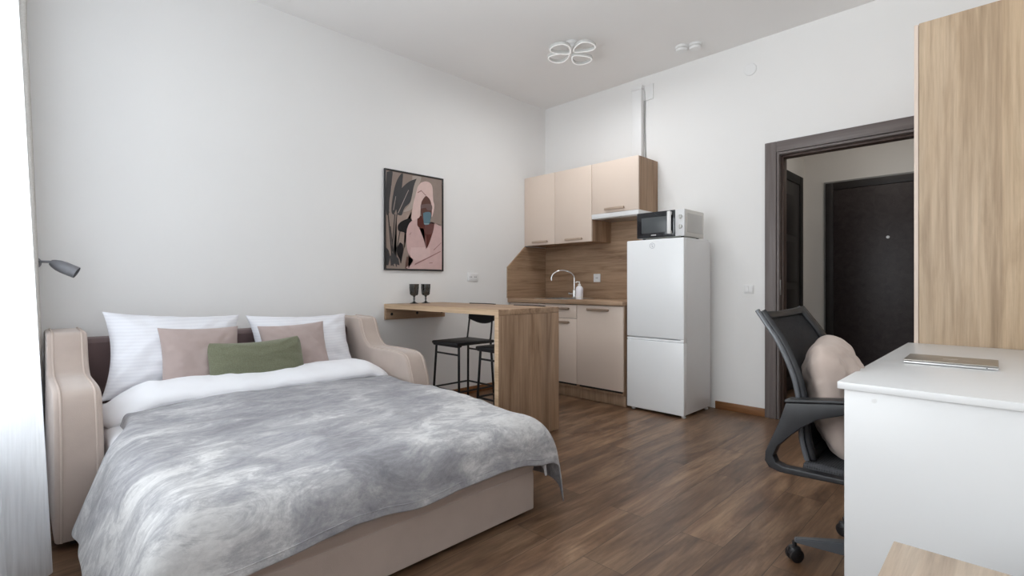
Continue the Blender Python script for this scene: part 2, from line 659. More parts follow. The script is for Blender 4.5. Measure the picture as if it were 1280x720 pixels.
# window
b = B()
y0, y1 = YW-.17, YW-.10
for x in (WX0, (2*WX0+WX1)/3-.02, (WX0+2*WX1)/3-.02, WX1-.07):
    b.box(x, x+.07, y0, y1, WZ0, WZ1, .004)
b.box(WX0, WX1, y0, y1, WZ0, WZ0+.07, .004); b.box(WX0, WX1, y0, y1, WZ1-.07, WZ1, .004)
win = struct('window_1', b, M['plastic'])
b = B(); b.box(WX0+.05, WX1-.05, YW-.14, YW-.132, WZ0+.05, WZ1-.05, 0); finish('window_pane', b, M['pane'], win)
b = B(); b.box(WX0-.04, WX1+.04, YW-.10, YW+.05, WZ0-.03, WZ0+.004, .006); finish('window_sill', b, M['plastic'], win)
# baseboards
b = B(); b.box(1.95, 2.352, -.016, 0, 0, .066, .004); struct('baseboard_back', b, M['skirt'])
b = B(); b.box(0, .016, YW, -.62, 0, .066, .004); struct('baseboard_left', b, M['skirt'])
b = B(); b.box(XR-.016, XR, YW, -2.45, 0, .066, .004); struct('baseboard_right', b, M['skirt'])
# room doorway: casing, jamb
b = B()
b.box(2.354, 2.438, -.024, 0, 0, 2.191, .004)
b.box(3.376, 3.46, -.024, 0, 0, 2.191, .004)
b.mi = 1
b.box(2.438, 3.376, -.0235, 0, 2.107, 2.191, .004)
b.mi = 0
b.box(2.441, 2.459, -.018, .14, 0, 2.107, .003); b.box(3.355, 3.373, -.018, .14, 0, 2.107, .003)
b.mi = 1
b.box(2.441, 3.373, -.0175, .14, 2.086, 2.104, .003)
d1 = struct('door_1', b, [M['casing'], M['casingx']])
b = B(); b.box(2.459, 2.474, .035, .12, 0, 2.086, .003); b.box(3.34, 3.355, .035, .12, 0, 2.086, .003); b.box(2.459, 3.355, .035, .12, 2.07, 2.086, .003)
finish('door_stop', b, M['jamb'], d1)
b = B(); b.box(2.461, 2.4625, -.004, .018, .98, 1.10, .0005); finish('strike_plate', b, M['steel'], d1)
# entrance door in the hall
b = B()
b.box(2.45, 3.30, HD-.05, HD-.004, .02, 2.035, .006)
d2 = struct('door_2', b, M['entdoor'])
b = B(); b.box(2.375, 2.447, HD-.035, HD, 0, 2.115, .004); b.box(3.303, 3.375, HD-.035, HD, 0, 2.115, .004); b.box(2.375, 3.375, HD-.0345, HD, 2.04, 2.115, .004)
finish('door_frame', b, M['bathdoor'], d2)
b = B(); b.box(2.357, 2.374, HD-.018, HD, 0, 2.132, .002); b.box(2.357, 3.39, HD-.0175, HD, 2.116, 2.132, .002)
finish('frame_edge', b, M['cablegrey'], d2)
b = B(); b.lathe([(0, .0), (.010, 0), (.014, .004), (.014, .012), (0, .012)], (2.905, HD-.05, 1.522), 16, Matrix.Rotation(PI/2, 4, 'X')); finish('peephole', b, M['white'], d2)
# bathroom door on the hall's left wall
b = B()
b.box(HX, HX+.02, .62, 1.52, .01, 2.10, .003)
d3 = struct('door_3', b, M['bathdoor'])
b = B(); b.box(HX, HX+.03, 1.52, 1.62, 0, 2.19, .004); b.box(HX, HX+.03, .52, .62, 0, 2.19, .004); b.box(HX, HX+.0295, .62, 1.52, 2.10, 2.19, .004)
finish('door_frame', b, M['bathframe'], d3)
for z in (.15, .62, 1.09, 1.56):
    for y in (.70, 1.10):
        b = B(); b.box(HX+.018, HX+.027, y, y+.34, z, z+.40, .004); finish('door_panel', b, M['bathdoor'], d3)

# ------------------------------------------------------------------ sofa bed
LB = (-4.165, -4.010)      # left arm
RB = (-2.505, -2.355)      # right arm
sofa = thing('sofa_bed', 'beige suede pull-out sofa bed with curved arms against the left wall', 'sofa bed', (1.1, -3.26, 0))
prof = [(.06, .035), (.06, .25), (.06, .50), (.06, .70), (.06, .78), (.068, .808), (.09, .821), (.15, .822), (.26, .821), (.37, .818), (.405, .79), (.435, .72), (.475, .665), (.53, .632), (.60, .622), (.78, .622),
        (.92, .619), (.985, .605), (1.02, .572), (1.045, .52), (1.072, .44), (1.095, .30), (1.10, .12), (1.095, .035)]
pp = [(p.x, p.y) for p in cr([(x, z, 0) for x, z in prof], 4)]
for (ya, yb), side in ((LB, -1), (RB, 1)):
    b = B()
    b.prism(pp, 'y', ya, yb, .014)
    arm = finish('arm', b, M['sofa'], sofa, 50)
    for yy in (ya+.022, yb-.022):
        b = B()
        pts = []
        for i in range(len(pp)):
            x, z = pp[i]
            if i < 8 or (x < .11 and z > .3):
                continue
            pr, nx = pp[i-1], pp[min(i+1, len(pp)-1)]
            tx, tz = nx[0]-pr[0], nx[1]-pr[1]
            l = math.hypot(tx, tz) or 1
            pts.append((x-tz/l*.0015*(-1), yy, z+tx/l*.0015))
        b.tube(pts, .0048, 8)
        finish('piping', b, M['pipe'], arm)
b = B()
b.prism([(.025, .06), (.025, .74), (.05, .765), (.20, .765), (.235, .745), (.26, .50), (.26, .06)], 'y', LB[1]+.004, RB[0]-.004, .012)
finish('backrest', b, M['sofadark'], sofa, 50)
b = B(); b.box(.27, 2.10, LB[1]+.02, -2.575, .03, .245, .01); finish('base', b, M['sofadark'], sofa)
b = B()
fp = [(2.08, .02), (2.08, .25), (2.10, .268), (2.14, .268), (2.172, .255), (2.184, .232), (2.178, .208), (2.172, .19), (2.178, .17), (2.178, .02)]
b.prism([(p.x, p.y) for p in cr([(x, z, 0) for x, z in fp], 4)], 'y', -4.0, -2.558, .006)
finish('foot_panel', b, M['sofa'], sofa, 40)
b = B(); b.box(.27, 2.09, LB[1]+.015, -2.53, .247, .425, .05, 4); finish('mattress', b, M['duvet'], sofa, 60)
for x in (.15, 1.02):
    for y in (-4.09, -2.43):
        b = B(); b.box(x-.025, x+.025, y-.025, y+.025, 0, .04, .004); finish('foot', b, M['dark'], sofa)

# drape shared by duvet and throw
def drape(x0, foot_start, foot_len, yl, yr, left_len, right_len, zt, rf, rl, rr_, seed, fold, thmax=80, inset=0.0):
    top_x = foot_start-x0
    Lx = top_x+foot_len
    Ly = left_len+(yr-yl)+right_len
    def bend(a, r, th):
        th = math.radians(th)
        if a <= 0:
            return 0.0, 0.0
        k = a/r
        if k <= th:
            return r*math.sin(k), r*(1-math.cos(k))
        rest = a-r*th
        return r*math.sin(th)+rest*math.cos(th), r*(1-math.cos(th))+rest*math.sin(th)
    def f(u, v):
        s = u*Lx
        t = v*Ly
        x = x0+min(s, top_x)
        # the arms leave no room beside the cloth near the head
        room = smooth(1.02, 1.26, x)
        roomR = smooth(1.04, 1.22, x)
        ox, dx = bend(s-top_x, rf, thmax)
        tl = left_len-t
        tr = t-left_len-(yr-yl)
        y = yl+min(max(t-left_len, 0), yr-yl)
        oy, dy = 0, 0
        if tl > 0:
            o_, d_ = bend(tl, rl, 70)
            oy, dy = -o_*lerp(.16, 1, room), d_*lerp(.22, 1, room)
        if tr > 0:
            o_, d_ = bend(tr, rr_, 82)
            oy, dy = o_*lerp(.10, 1, roomR), d_*lerp(.2, 1, roomR)
        yc = (y-(yl+yr)/2)/((yr-yl)/2)
        z = zt-.028*(x-x0)-.022*abs(yc)**3
        z += .016*nz(x*2.1+seed, y*2.1)+.006*nz(x*6, y*6+seed)+.0035*nz(x*14+seed, y*9)
        ridge = 1-abs(nz(x*3.2+seed*2, y*2.3+7))*2
        z += .007*max(0, ridge)**3
        drop = (dx**1.45+dy**1.45)**(1/1.45)
        hang = min(1, drop/.2)
        wave = math.sin(y*17+3*nz(y*3+seed, 2))*.6+math.sin(y*31+seed)*.25
        wave2 = math.sin(x*16+2.4*nz(x*2.5+seed, 9))*.7+math.sin(x*29+seed)*.25
        ex = fold*hang*wave*(1 if dx > .02 else 0)*min(1, dx/.08)
        ey = fold*hang*wave2*min(1, dy/.08)*(room if tl > 0 else roomR)
        X = x+ox+ex
        Y = y+oy-(ey if tl > 0 else -ey)
        Z = z-drop+(.010*math.sin(y*9+seed)*min(1, dx/.1))+(.012*math.sin(x*8+seed)*min(1, dy/.1))
        return Vector((X, Y, max(Z, .012+.006*(nz(X*9, Y*9)+1))))
    return f

b = B(); b.open = True
b.grid(drape(.80, 2.07, .165, -3.915, -2.575, .40, .27, .466, .105, .10, .09, 3.1, .006, 84), 110, 120)
duv = finish('duvet', b, M['duvet'], None, 180)
solid(duv, .012, -1); subd(duv, 1)
tag(duv, 'white cotton duvet under the grey throw, its top edge folded back below the pillows', 'duvet')
# turned-back fold: a thick soft roll across the bed
b = B()
def fold(u, v):
    a = u*2*PI
    y = lerp(-3.992, -2.515, v)
    end = min(1, min(v, 1-v)/.07)
    e = math.sqrt(max(.0001, 1-(1-end)**2))
    dz = -.075*smooth(.14, 0, v)-.055*smooth(.88, 1, v)
    cx = .735+.03*nz(y*1.7, 1.3)+.02*math.sin(y*3)+.02*smooth(.2, 0, v)
    w = (.175+.012*nz(y*4, 5))*(.55+.45*e)
    h = (.052+.006*nz(y*5, 2))*(.4+.6*e)
    c, s = math.cos(a), math.sin(a)
    x = cx+w*math.copysign(abs(c)**.75, c)
    z = .523+dz+h*math.copysign(abs(s)**.85, s)
    z += .006*nz(x*9, y*9)+.0035*nz(x*24, y*17)
    z -= .02*max(0, (x-cx)/w)
    return Vector((x, y, z))
b.grid(fold, 40, 110)
fo = finish('turned_back_edge', b, M['duvet'], duv, 180)
b = B(); b.open = True
b.grid(drape(.845, 2.085, .268, -3.905, -2.555, .415, .37, .488, .13, .13, .115, 1.7, .006, 78), 150, 160)
thr = finish('throw_blanket', b, M['velvet'], None, 180)
solid(thr, .007, 1); subd(thr, 1)
tag(thr, 'grey crushed velvet throw spread over the bed and hanging over its foot', 'blanket')
hem_f = drape(.845, 2.085, .268, -3.905, -2.555, .415, .37, .488, .13, .13, .115, 1.7, .006, 78)
b = B(); b.tube([hem_f(.982, j/90)+Vector((.0065, 0, .001)) for j in range(91)], .0022, 6); finish('stitched_hem', b, M['velvet'], thr)
# ------------------------------------------------------------------ pillows and cushions
def pillow(name, c, w, h, th, up, right, mat, label, cat, group=None, seed=0, pinch=.07, sag=0, wr=.010, n=34, rd=0, pl=0):
    up = Vector(up).normalized()
    right = Vector(right).normalized()
    nrm = right.cross(up).normalized()
    up = nrm.cross(right).normalized()
    b = B()
    for sgn in (1, -1):
        def f(i, j, sgn=sgn):
            u, v = 2*i-1, 2*j-1
            u = math.sin(u*PI/2); v = math.sin(v*PI/2)
            x = w/2*u*(1-pinch*(1-v*v)*abs(u))
            y = h/2*v*(1-pinch*(1-u*u)*abs(v))
            k_ = 1-rd*(u*u*v*v)**2
            x *= k_
            y *= k_
            if v > 0:
                y -= sag*(1-u*u)*v
            prof_ = ((1-abs(u)**2.6)*(1-abs(v)**2.6))
            t = th/2*prof_**.55
            edge = (1-prof_)
            t += wr*prof_**.5*(nz(u*3+seed, v*3+sgn)+.6*nz(u*8+seed, v*8))
            ang = math.atan2(v, u)
            t += wr*.5*edge*prof_**.4*math.sin(ang*19+seed)
            t += pl*prof_**.35*max(0, edge)*(math.sin(ang*13+seed+2*nz(u*2, v*2))+.5*math.sin(ang*29+u*3))
            p = Vector(c)+right*x+up*y+nrm*(t*sgn)
            return p
        b.grid(f, n, n)
    bmesh.ops.remove_doubles(b.bm, verts=b.bm.verts[:], dist=.0006)
    o = finish(name, b, mat, None, 75)
    subd(o, 1)
    return tag(o, label, cat, group)

G1 = 'pillows leaning on the sofa bed'
pillow('pillow', (.375, -3.615, .668), .68, .50, .23, (-.42, -.03, .88), (0, 1, -.065), M['pillow'],
       'white striped pillow nearer the window, leaning on the sofa back', 'pillow', G1, 1.0, .115, wr=.022)
pillow('pillow', (.365, -2.885, .650), .68, .46, .22, (-.42, .0, .86), (.0, 1, -.02), M['pillow'],
       'white pillow beside the right sofa arm, behind the blush cushion nearer the kitchen', 'pillow', G1, 4.3, .11, wr=.022)
G2 = 'blush cushions on the sofa bed'
pillow('cushion', (.560, -3.535, .655), .40, .36, .15, (-.36, -.04, .9), (-.02, 1, -.03), M['blush'],
       'blush pink square cushion in front of the pillow nearer the window', 'cushion', G2, 2.2, .08)
pillow('cushion', (.540, -3.01, .650), .41, .35, .15, (-.36, .06, .9), (.04, 1, .03), M['blush'],
       'blush pink square cushion in front of the pillow beside the right sofa arm', 'cushion', G2, 6.1, .08)
pillow('cushion', (.685, -3.28, .624), .51, .27, .14, (-.30, .0, .9), (.02, 1, .02), M['green'],
       'green knitted oblong cushion in the middle in front of both blush cushions', 'cushion', None, 8.4, .02, sag=.024, rd=.07)

# ------------------------------------------------------------------ curtains
b = B(); b.open = True
def sheer(u, v):
    x = lerp(.30, 1.42, u)
    z = lerp(.02, 2.985, v)
    ym = -4.170-.0455*min(z, 2.4)
    A = .062+.012*(1-z/3)
    k = x*34+1.0*nz(x*2, z*.4)
    y = ym-A*(1-math.cos(k))-.004*(1+nz(x*9, z*.8))
    return Vector((x+.006*math.sin(k*2), y, z))
b.grid(sheer, 200, 40)
o = finish('sheer_curtain', b, M['sheer'], None, 180)
tag(o, 'sheer white voile curtain hanging at the left beside the window', 'curtain')
b = B(); b.open = True
def drp(u, v):
    x = lerp(.035, .30, u)
    z = lerp(.015, 2.985, v)
    ym = -4.150-.033*min(z, 2.4)-.035*smooth(.9, 0, z)
    A = .022
    k = u*PI*9
    y = ym-A*(1-math.cos(k))-.003*(1+nz(x*12, z))
    return Vector((x+.008*math.sin(2*k), y, z))
b.grid(drp, 120, 30)
o = finish('drape_curtain', b, M['drape'], None, 180)
solid(o, .003)
tag(o, 'greige linen drape gathered in the corner behind the sofa arm', 'curtain')
b = B(); b.box(.02, XR-.02, -4.35, -4.24, H-.03, H-.002, .004); o = finish('curtain_rail', b, M['plastic'])
tag(o, 'white ceiling curtain rail running along the window side', 'curtain rail')

# ------------------------------------------------------------------ reading lamp on the left wall
L = thing('reading_lamp', 'small grey reading lamp on a thin arm over the sofa corner', 'lamp', (0.0, -4.205, 1.18))
b = B(); b.lathe([(0, 0), (.032, 0), (.034, .004), (.034, .02), (.028, .026), (0, .026)], (0, -4.205, 1.18), 24, Matrix.Rotation(PI/2, 4, 'Y')); finish('mount', b, M['lampgrey'], L)
b = B(); b.tube(cr([(.02, -4.205, 1.18), (.10, -4.21, 1.182), (.17, -4.196, 1.183), (.2, -4.17, 1.181), (.2, -4.139, 1.181)], 6), .0062, 10); finish('arm', b, M['lampgrey'], L)
ax = Vector((.03, .105, -.056)).normalized()
q = Vector((0, 0, 1)).rotation_difference(ax).to_matrix().to_4x4()
b = B(); b.lathe([(0, -.002), (.014, 0), (.021, .012), (.0285, .034), (.0315, .06), (.0315, .118), (.0295, .118), (.0290, .06), (0, .05)], (.2, -4.142, 1.179), 28, q)
hd = finish('lamp_head', b, M['lampgrey'], L, 30)
b = B(); b.lathe([(0, .0), (.026, 0), (.026, .003), (0, .003)], Vector((.2, -4.142, 1.179))+ax*.1, 24, q); finish('bulb_cover', b, M['lampin'], hd)

# ------------------------------------------------------------------ framed print on the left wall
P0, P1, PZ0, PZ1 = -2.067, -1.452, 1.187, 2.047
pic = thing('framed_print', 'black framed print of a person in a pink towel wrap beside dark plant leaves', 'picture', (0, (P0+P1)/2, PZ0))
b = B()
fr = .012
b.box(.001, .022, P0, P0+fr, PZ0, PZ1, .002); b.box(.001, .022, P1-fr, P1, PZ0, PZ1, .002)
b.box(.001, .0215, P0+fr, P1-fr, PZ0, PZ0+fr, .002); b.box(.001, .0215, P0+fr, P1-fr, PZ1-fr, PZ1, .002)
finish('frame', b, M['black'], pic)
def uv(x, y):
    u = (x-45)/355
    top = 52+65*u
    bot = 660+8*u
    v = (bot-y)/(bot-top)
    return max(.005, min(.995, u)), max(.004, min(.996, v))
ART_P = [
 ('bg2', [(205, 90), (262, 95), (225, 200), (205, 290), (150, 310), (190, 260), (205, 190)]),
 ('bg3', [(110, 335), (205, 300), (205, 360), (160, 380), (150, 560), (105, 560)]),
 ('leaf', [(52, 66), (84, 62), (82, 110), (76, 180), (66, 250), (66, 315), (50, 325), (47, 200)]),
 ('leaf', [(92, 330), (80, 315), (80, 270), (88, 210), (100, 150), (120, 100), (146, 70), (143, 140), (135, 200), (125, 260), (105, 300)]),
 ('leaf', [(232, 107), (215, 150), (205, 200), (192, 250), (160, 282), (150, 300), (138, 332), (112, 322), (108, 270), (118, 210), (140, 165), (185, 125)]),
 ('pale', [(103, 215), (106, 216), (92, 300), (88, 300)]),
 ('pale', [(180, 175), (183, 178), (120, 320), (116, 318)]),
 ('pale', [(78, 150), (81, 150), (68, 310), (65, 308)]),
 ('stem', [(56, 320), (62, 320), (84, 560), (80, 640), (74, 640), (76, 560)]),
 ('stem', [(96, 325), (101, 325), (84, 560), (92, 645), (86, 645), (78, 560)]),
 ('stem', [(108, 328), (113, 328), (102, 450), (96, 560), (110, 640), (104, 640), (90, 560), (97, 450)]),
 ('stem', [(70, 400), (75, 400), (98, 620), (92, 622)]),
 ('stem', [(128, 420), (133, 422), (106, 580), (101, 578)]),
 ('black', [(206, 352), (180, 353), (148, 364), (124, 382), (115, 405), (122, 428), (150, 436), (166, 442), (172, 412), (190, 385), (204, 366)]),
 ('black', [(128, 498), (146, 512), (149, 545), (142, 590), (134, 630), (126, 600), (114, 575), (110, 540)]),
 ('leaf', [(48, 530), (62, 548), (72, 590), (60, 640), (48, 640)]),
 ('leaf', [(70, 585), (88, 560), (120, 600), (126, 640), (96, 630), (75, 645)]),
 ('side', [(170, 585), (212, 608), (190, 640), (180, 662), (160, 662), (163, 620)]),
 ('side', [(376, 595), (396, 600), (396, 666), (374, 666)]),
 ('robe', [(206, 362), (237, 352), (237, 388), (262, 405), (280, 420), (284, 490), (293, 533), (312, 505), (344, 388), (368, 390), (386, 400), (397, 420), (397, 667), (178, 662), (196, 630), (210, 608), (186, 580), (172, 540), (166, 480), (170, 425), (184, 385)]),
 ('robe2', [(196, 530), (300, 530), (316, 540), (310, 600), (240, 610), (212, 600), (190, 575)]),
 ('neck', [(236, 348), (262, 335), (282, 345), (286, 392), (330, 382), (345, 390), (338, 430), (312, 505), (293, 535), (283, 490), (278, 420), (258, 412), (236, 395)]),
 ('chest', [(282, 388), (330, 382), (345, 390), (336, 440), (326, 448), (290, 450), (284, 440)]),
 ('hair', [(258, 132), (288, 124), (318, 134), (333, 158), (337, 200), (338, 240), (346, 268), (343, 300), (330, 345), (324, 300), (316, 262), (292, 215), (268, 240), (257, 280), (252, 335), (238, 352), (206, 364), (198, 345), (203, 300), (212, 250), (226, 200), (236, 160)]),
 ('face', [(292, 212), (314, 232), (326, 262), (330, 300), (326, 345), (312, 372), (290, 382), (268, 352), (258, 320), (257, 280), (266, 242)]),
 ('band', [(257, 268), (300, 262), (328, 268), (330, 300), (300, 300), (290, 286), (258, 290)]),
 ('cup', [(272, 318), (296, 312), (322, 318), (320, 365), (310, 388), (282, 390), (276, 372)]),
 ('cup2', [(277, 382), (282, 388), (310, 388), (312, 383)]),
 ('line', [(287, 455), (290, 455), (293, 540), (290, 540)]),
 ('line', [(216, 640), (222, 628), (300, 592), (388, 552), (390, 556), (304, 598)]),
 ('line', [(186, 450), (196, 436), (198, 438), (188, 454)]),
 ('line', [(236, 190), (260, 178), (292, 210), (288, 212), (260, 184), (238, 196)]),
 ('line', [(312, 624), (334, 622), (334, 626), (312, 628)]),
 ('line', [(340, 545), (392, 500), (393, 503), (342, 549)]),
]
keys = list(ART)
b = B()
b.mi = keys.index('bg')
b.box(.002, .0125, P0+fr*.5, P1-fr*.5, PZ0+fr*.5, PZ1-fr*.5, 0)
for i, (k, poly) in enumerate(ART_P):
    b.mi = keys.index(k)
    bm = bmesh.new()
    x = .0127+.00012*i
    iy0, iy1, iz0, iz1 = P0+fr, P1-fr, PZ0+fr, PZ1-fr
    vs = []
    sm = [uv(*p) for p in poly]
    if len(sm) > 6:
        c2 = cr([(p[0], p[1], 0) for p in sm+[sm[0]]], 4)
        sm = [(p.x, p.y) for p in c2[:-1]]
    for u, v in sm:
        u = max(.004, min(.996, u)); v = max(.004, min(.996, v))
        vs.append(bm.verts.new((x, lerp(iy0, iy1, u), lerp(iz0, iz1, v))))
    f = bm.faces.new(vs)
    bmesh.ops.triangulate(bm, faces=[f])
    for f in bm.faces:
        if f.normal.x < 0:
            f.normal_flip()
    b.merge(bm)
b.open = True
finish('print', b, [M['art_'+k] for k in keys], pic)

# ------------------------------------------------------------------ wall sockets and small wall fittings
def socket(name, label, c, wy, hz, axis):
    """plate with two gangs or one; axis 'x' on left wall, 'y' on back wall"""
    t = thing(name, label, 'socket', c)
    cx_, cy_, cz_ = c
    b = B()
    if axis == 'x':
        b.box(cx_, cx_+.010, cy_-wy/2, cy_+wy/2, cz_-hz/2, cz_+hz/2, .003)
    else:
        b.box(cx_-wy/2, cx_+wy/2, cy_-.010, cy_, cz_-hz/2, cz_+hz/2, .003)
    pl = finish('plate', b, M['plastic'], t)
    gang = 2 if axis == 'x' else 1
    for g in range(gang):
        o = (g-(gang-1)/2)*wy*.46
        b = B()
        R_ = Matrix.Rotation(PI/2, 4, 'Y') if axis == 'x' else Matrix.Rotation(PI/2, 4, 'X')
        cc = (cx_+.009, cy_+o, cz_) if axis == 'x' else (cx_+o, cy_-.009, cz_)
        b.lathe([(.017, 0), (.020, .0), (.020, .003), (.017, .003), (.017, 0)], cc, 20, R_)
        inn = finish('socket_ring', b, M['plastic'], t)
        for d in (-.0085, .0085):
            b = B()
            c3 = (cx_+.0095, cy_+o+d, cz_) if axis == 'x' else (cx_+o+d, cy_-.0095, cz_)
            b.lathe([(0, .0005), (.004, .0005), (.004, .002), (0, .002)], c3, 10, R_)
            finish('pin_hole', b, M['dark'], inn)
    return t
socket('wall_socket', 'white double socket on the left wall above the bar table', (0, -1.083, 1.138), .128, .082, 'x')
socket('wall_socket', 'white socket on the oak splashback right of the soap dispenser', (.73, -.0175, 1.132), .084, .084, 'y')
t = thing('light_switch', 'white light switch on the back wall left of the doorway', 'switch', (2.226, 0, 1.025))
b = B(); b.box(2.19, 2.262, -.009, 0, .989, 1.061, .003); finish('plate', b, M['plastic'], t)
b = B(); b.box(2.198, 2.2255, -.0135, -.008, .998, 1.052, .002); finish('rocker', b, M['plastic'], t)
b = B(); b.box(2.2265, 2.254, -.0135, -.008, .998, 1.052, .002); finish('rocker', b, M['plastic'], t)
b = B(); b.lathe([(0, 0), (.05, 0), (.05, .004), (.046, .007), (0, .008)], (2.236, 0, 2.827), 28, Matrix.Rotation(PI/2, 4, 'X'))
tag(finish('blanking_cover', b, M['plastic']), 'round white blanking cover high on the back wall above the doorway corner', 'cover')

# ------------------------------------------------------------------ wall units
def handle_bar(x0, x1, y, z, mat, par, name='handle'):
    b = B()
    b.box(x0, x1, y-.028, y-.014, z-.011, z+.011, .004)
    b.box(x0+.004, x0+.016, y-.016, y, z-.006, z+.006, .001); b.box(x1-.016, x1-.004, y-.016, y, z-.006, z+.006, .001)
    return finish(name, b, mat, par)
WF = -.345
c1 = thing('wall_cabinet', 'beige two-door wall cabinet in the kitchen corner', 'cabinet', (.45, -.17, 1.48))
b = B(); b.box(.003, .896, -.325, -.003, 1.483, 2.216, .001); finish('body', b, M['kitchen_z'], c1)
for x0, x1 in ((.004, .433), (.437, .895)):
    b = B(); b.box(x0, x1, WF, -.327, 1.481, 2.217, .002); d = finish('door', b, M['front'], c1)
    xm = (x0+x1)/2+.02
    handle_bar(xm-.105, xm+.105, WF, 1.513, M['barlight'], d)
c2 = thing('wall_cabinet', 'beige single-door wall cabinet above the extractor hood', 'cabinet', (1.15, -.17, 1.735))
b = B(); b.box(.899, 1.405, -.325, -.003, 1.735, 2.216, .001); finish('body', b, M['kitchen_z'], c2)
b = B(); b.box(.900, 1.404, WF, -.327, 1.737, 2.217, .002); d = finish('door', b, M['front'], c2)
handle_bar(1.055, 1.265, WF, 1.768, M['barlight'], d)
hood = thing('extractor_hood', 'slim white extractor hood under the single-door wall cabinet', 'hood', (1.17, -.19, 1.685))
b = B(); b.box(.902, 1.412, -.355, -.004, 1.688, 1.733, .004); finish('body', b, M['white'], hood)
b = B(); b.box(.93, 1.39, -.31, -.05, 1.684, 1.689, .001); finish('filter_grille', b, M['steel'], hood)
# splashbacks
b = B(); b.box(.018, 1.41, -.0165, -.0005, .921, 1.735, .0005); o = finish('splashback', b, M['kitchen_x'])
tag(o, 'oak splashback panel on the back wall behind the tap', 'splashback')
b = B()
b.prism([(-.612, .921), (-.612, 1.247), (-.349, 1.472), (-.001, 1.472), (-.001, .921)], 'x', .0005, .0175, 0)
o = finish('splashback', b, M['kitchen_y']); tag(o, 'oak side panel with a slanted corner on the left wall beside the sink', 'splashback')

# ------------------------------------------------------------------ base units
b = B()
b.box(.001, .36, -.602, -.001, .880, .920, .003); b.box(.72, 1.402, -.602, -.001, .880, .920, .003)
b.box(.36, .72, -.602, -.52, .880, .920, .003); b.box(.36, .72, -.12, -.001, .880, .920, .003)
o = finish('worktop', b, M['kitchen_x']); tag(o, 'oak kitchen worktop running from the corner to the fridge', 'worktop')
def base_unit(x0, x1, label, fronts, handles):
    t = thing('base_cabinet', label, 'cabinet', ((x0+x1)/2, -.28, 0))
    b = B()
    b.box(x0, x0+.016, -.553, -.03, .10, .879, .001); b.box(x1-.016, x1, -.553, -.03, .10, .879, .001)
    b.box(x0+.016, x1-.016, -.553, -.03, .10, .116, .001); b.box(x0+.016, x1-.016, -.034, -.03, .116, .879, 0)
    b.box(x0, x1, -.53, -.514, .002, .10, .001)
    b.mi = 1
    b.box(x0+.0165, x1-.0165, -.5505, -.5495, .117, .85, 0)
    finish('body', b, [M['kitchen_z'], M['dark']], t)
    for (nm, z0, z1), (hx0, hx1, hz) in zip(fronts, handles):
        b = B(); b.box(x0+.0015, x1-.0015, -.573, -.555, z0, z1, .002); d = finish(nm, b, M['front'], t)
        handle_bar(hx0, hx1, -.573, hz, M['bar'], d)
    return t
base_unit(.003, .437, 'beige base cabinet in the kitchen corner behind the bar table', [('door', .137, .874)], [(.12, .32, .835)])
base_unit(.439, .891, 'beige base cabinet with one drawer over a door, beside the bar table', [('drawer', .747, .874), ('door', .137, .743)], [(.57, .81, .838), (.57, .81, .708)])
base_unit(.893, 1.393, 'beige one-door base cabinet beside the fridge', [('door', .137, .874)], [(1.02, 1.25, .838)])
# sink
sk = thing('sink', 'stainless steel sink set into the oak worktop', 'sink', (.54, -.32, .78))
b = B()
b.box(.33, .74, -.545, -.515, .9205, .9245, .001); b.box(.33, .74, -.125, -.10, .9205, .9245, .001)
b.box(.33, .365, -.515, -.125, .9205, .9245, .001); b.box(.715, .74, -.515, -.125, .9205, .9245, .001)
finish('rim', b, M['steel'], sk)
b = B()
b.box(.362, .366, -.518, -.122, .78, .921, 0); b.box(.714, .718, -.518, -.122, .78, .921, 0)
b.box(.366, .714, -.518, -.514, .78, .921, 0); b.box(.366, .714, -.126, -.122, .78, .921, 0); b.box(.362, .718, -.518, -.122, .776, .781, 0)
bowl = finish('bowl', b, M['steel'], sk)
b = B(); b.lathe([(0, 0), (.03, 0), (.03, .003), (.02, .004), (0, .002)], (.54, -.32, .781), 20); finish('drain', b, M['chrome'], bowl)
# tap
tx, ty = .505, -.112
tp = thing('kitchen_tap', 'chrome arched kitchen tap at the back of the sink', 'tap', (tx, ty, .9245))
b = B(); b.lathe([(0, 0), (.028, 0), (.028, .006), (.022, .012), (.021, .075), (.017, .085), (.012, .09), (0, .09)], (tx, ty, .9245), 24); finish('body', b, M['chrome'], tp)
pts = [(tx, ty, 1.0)]
for k in range(0, 19):
    a = k/18*PI*1.08
    pts.append((tx-.0745*(1-math.cos(a)), ty-.098*(1-math.cos(a)), 1.125+.088*math.sin(a)))
b = B(); b.tube(pts, .0095, 12); finish('spout', b, M['chrome'], tp)
for s in (-1, 1):
    b = B()
    b.tube([(tx+.015*s, ty, .965), (tx+.05*s, ty-.01, .968)], .009, 10)
    b.lathe([(0, 0), (.015, 0), (.017, .006), (.012, .018), (0, .02)], (tx+.05*s, ty-.01, .968), 14, Matrix.Rotation(s*PI/2, 4, 'Y'))
    finish('tap_handle', b, M['chrome'], tp)
# soap dispenser
sx, sy = .815, -.43
sp = thing('soap_dispenser', 'white pump soap dispenser standing right of the sink tap', 'soap dispenser', (sx, sy, .9205))
b = B(); b.lathe([(0, 0), (.033, 0), (.036, .005), (.036, .095), (.033, .112), (.022, .126), (.013, .130), (0, .131)], (sx, sy, .9205), 28); finish('bottle', b, M['soap'], sp)
b = B(); b.lathe([(.0362, .0), (.0366, .001), (.0366, .012), (.0362, .013), (.0362, 0)], (sx, sy, .935), 28); finish('base_band', b, M['cream'], sp)
b = B(); b.lathe([(0, 0), (.013, 0), (.013, .018), (.005, .02), (.005, .035), (0, .035)], (sx, sy, 1.0505), 16)
b.tube([(sx+.006, sy, 1.087), (sx-.016, sy-.02, 1.089), (sx-.024, sy-.028, 1.082)], .006, 8); finish('pump', b, M['cream'], sp)

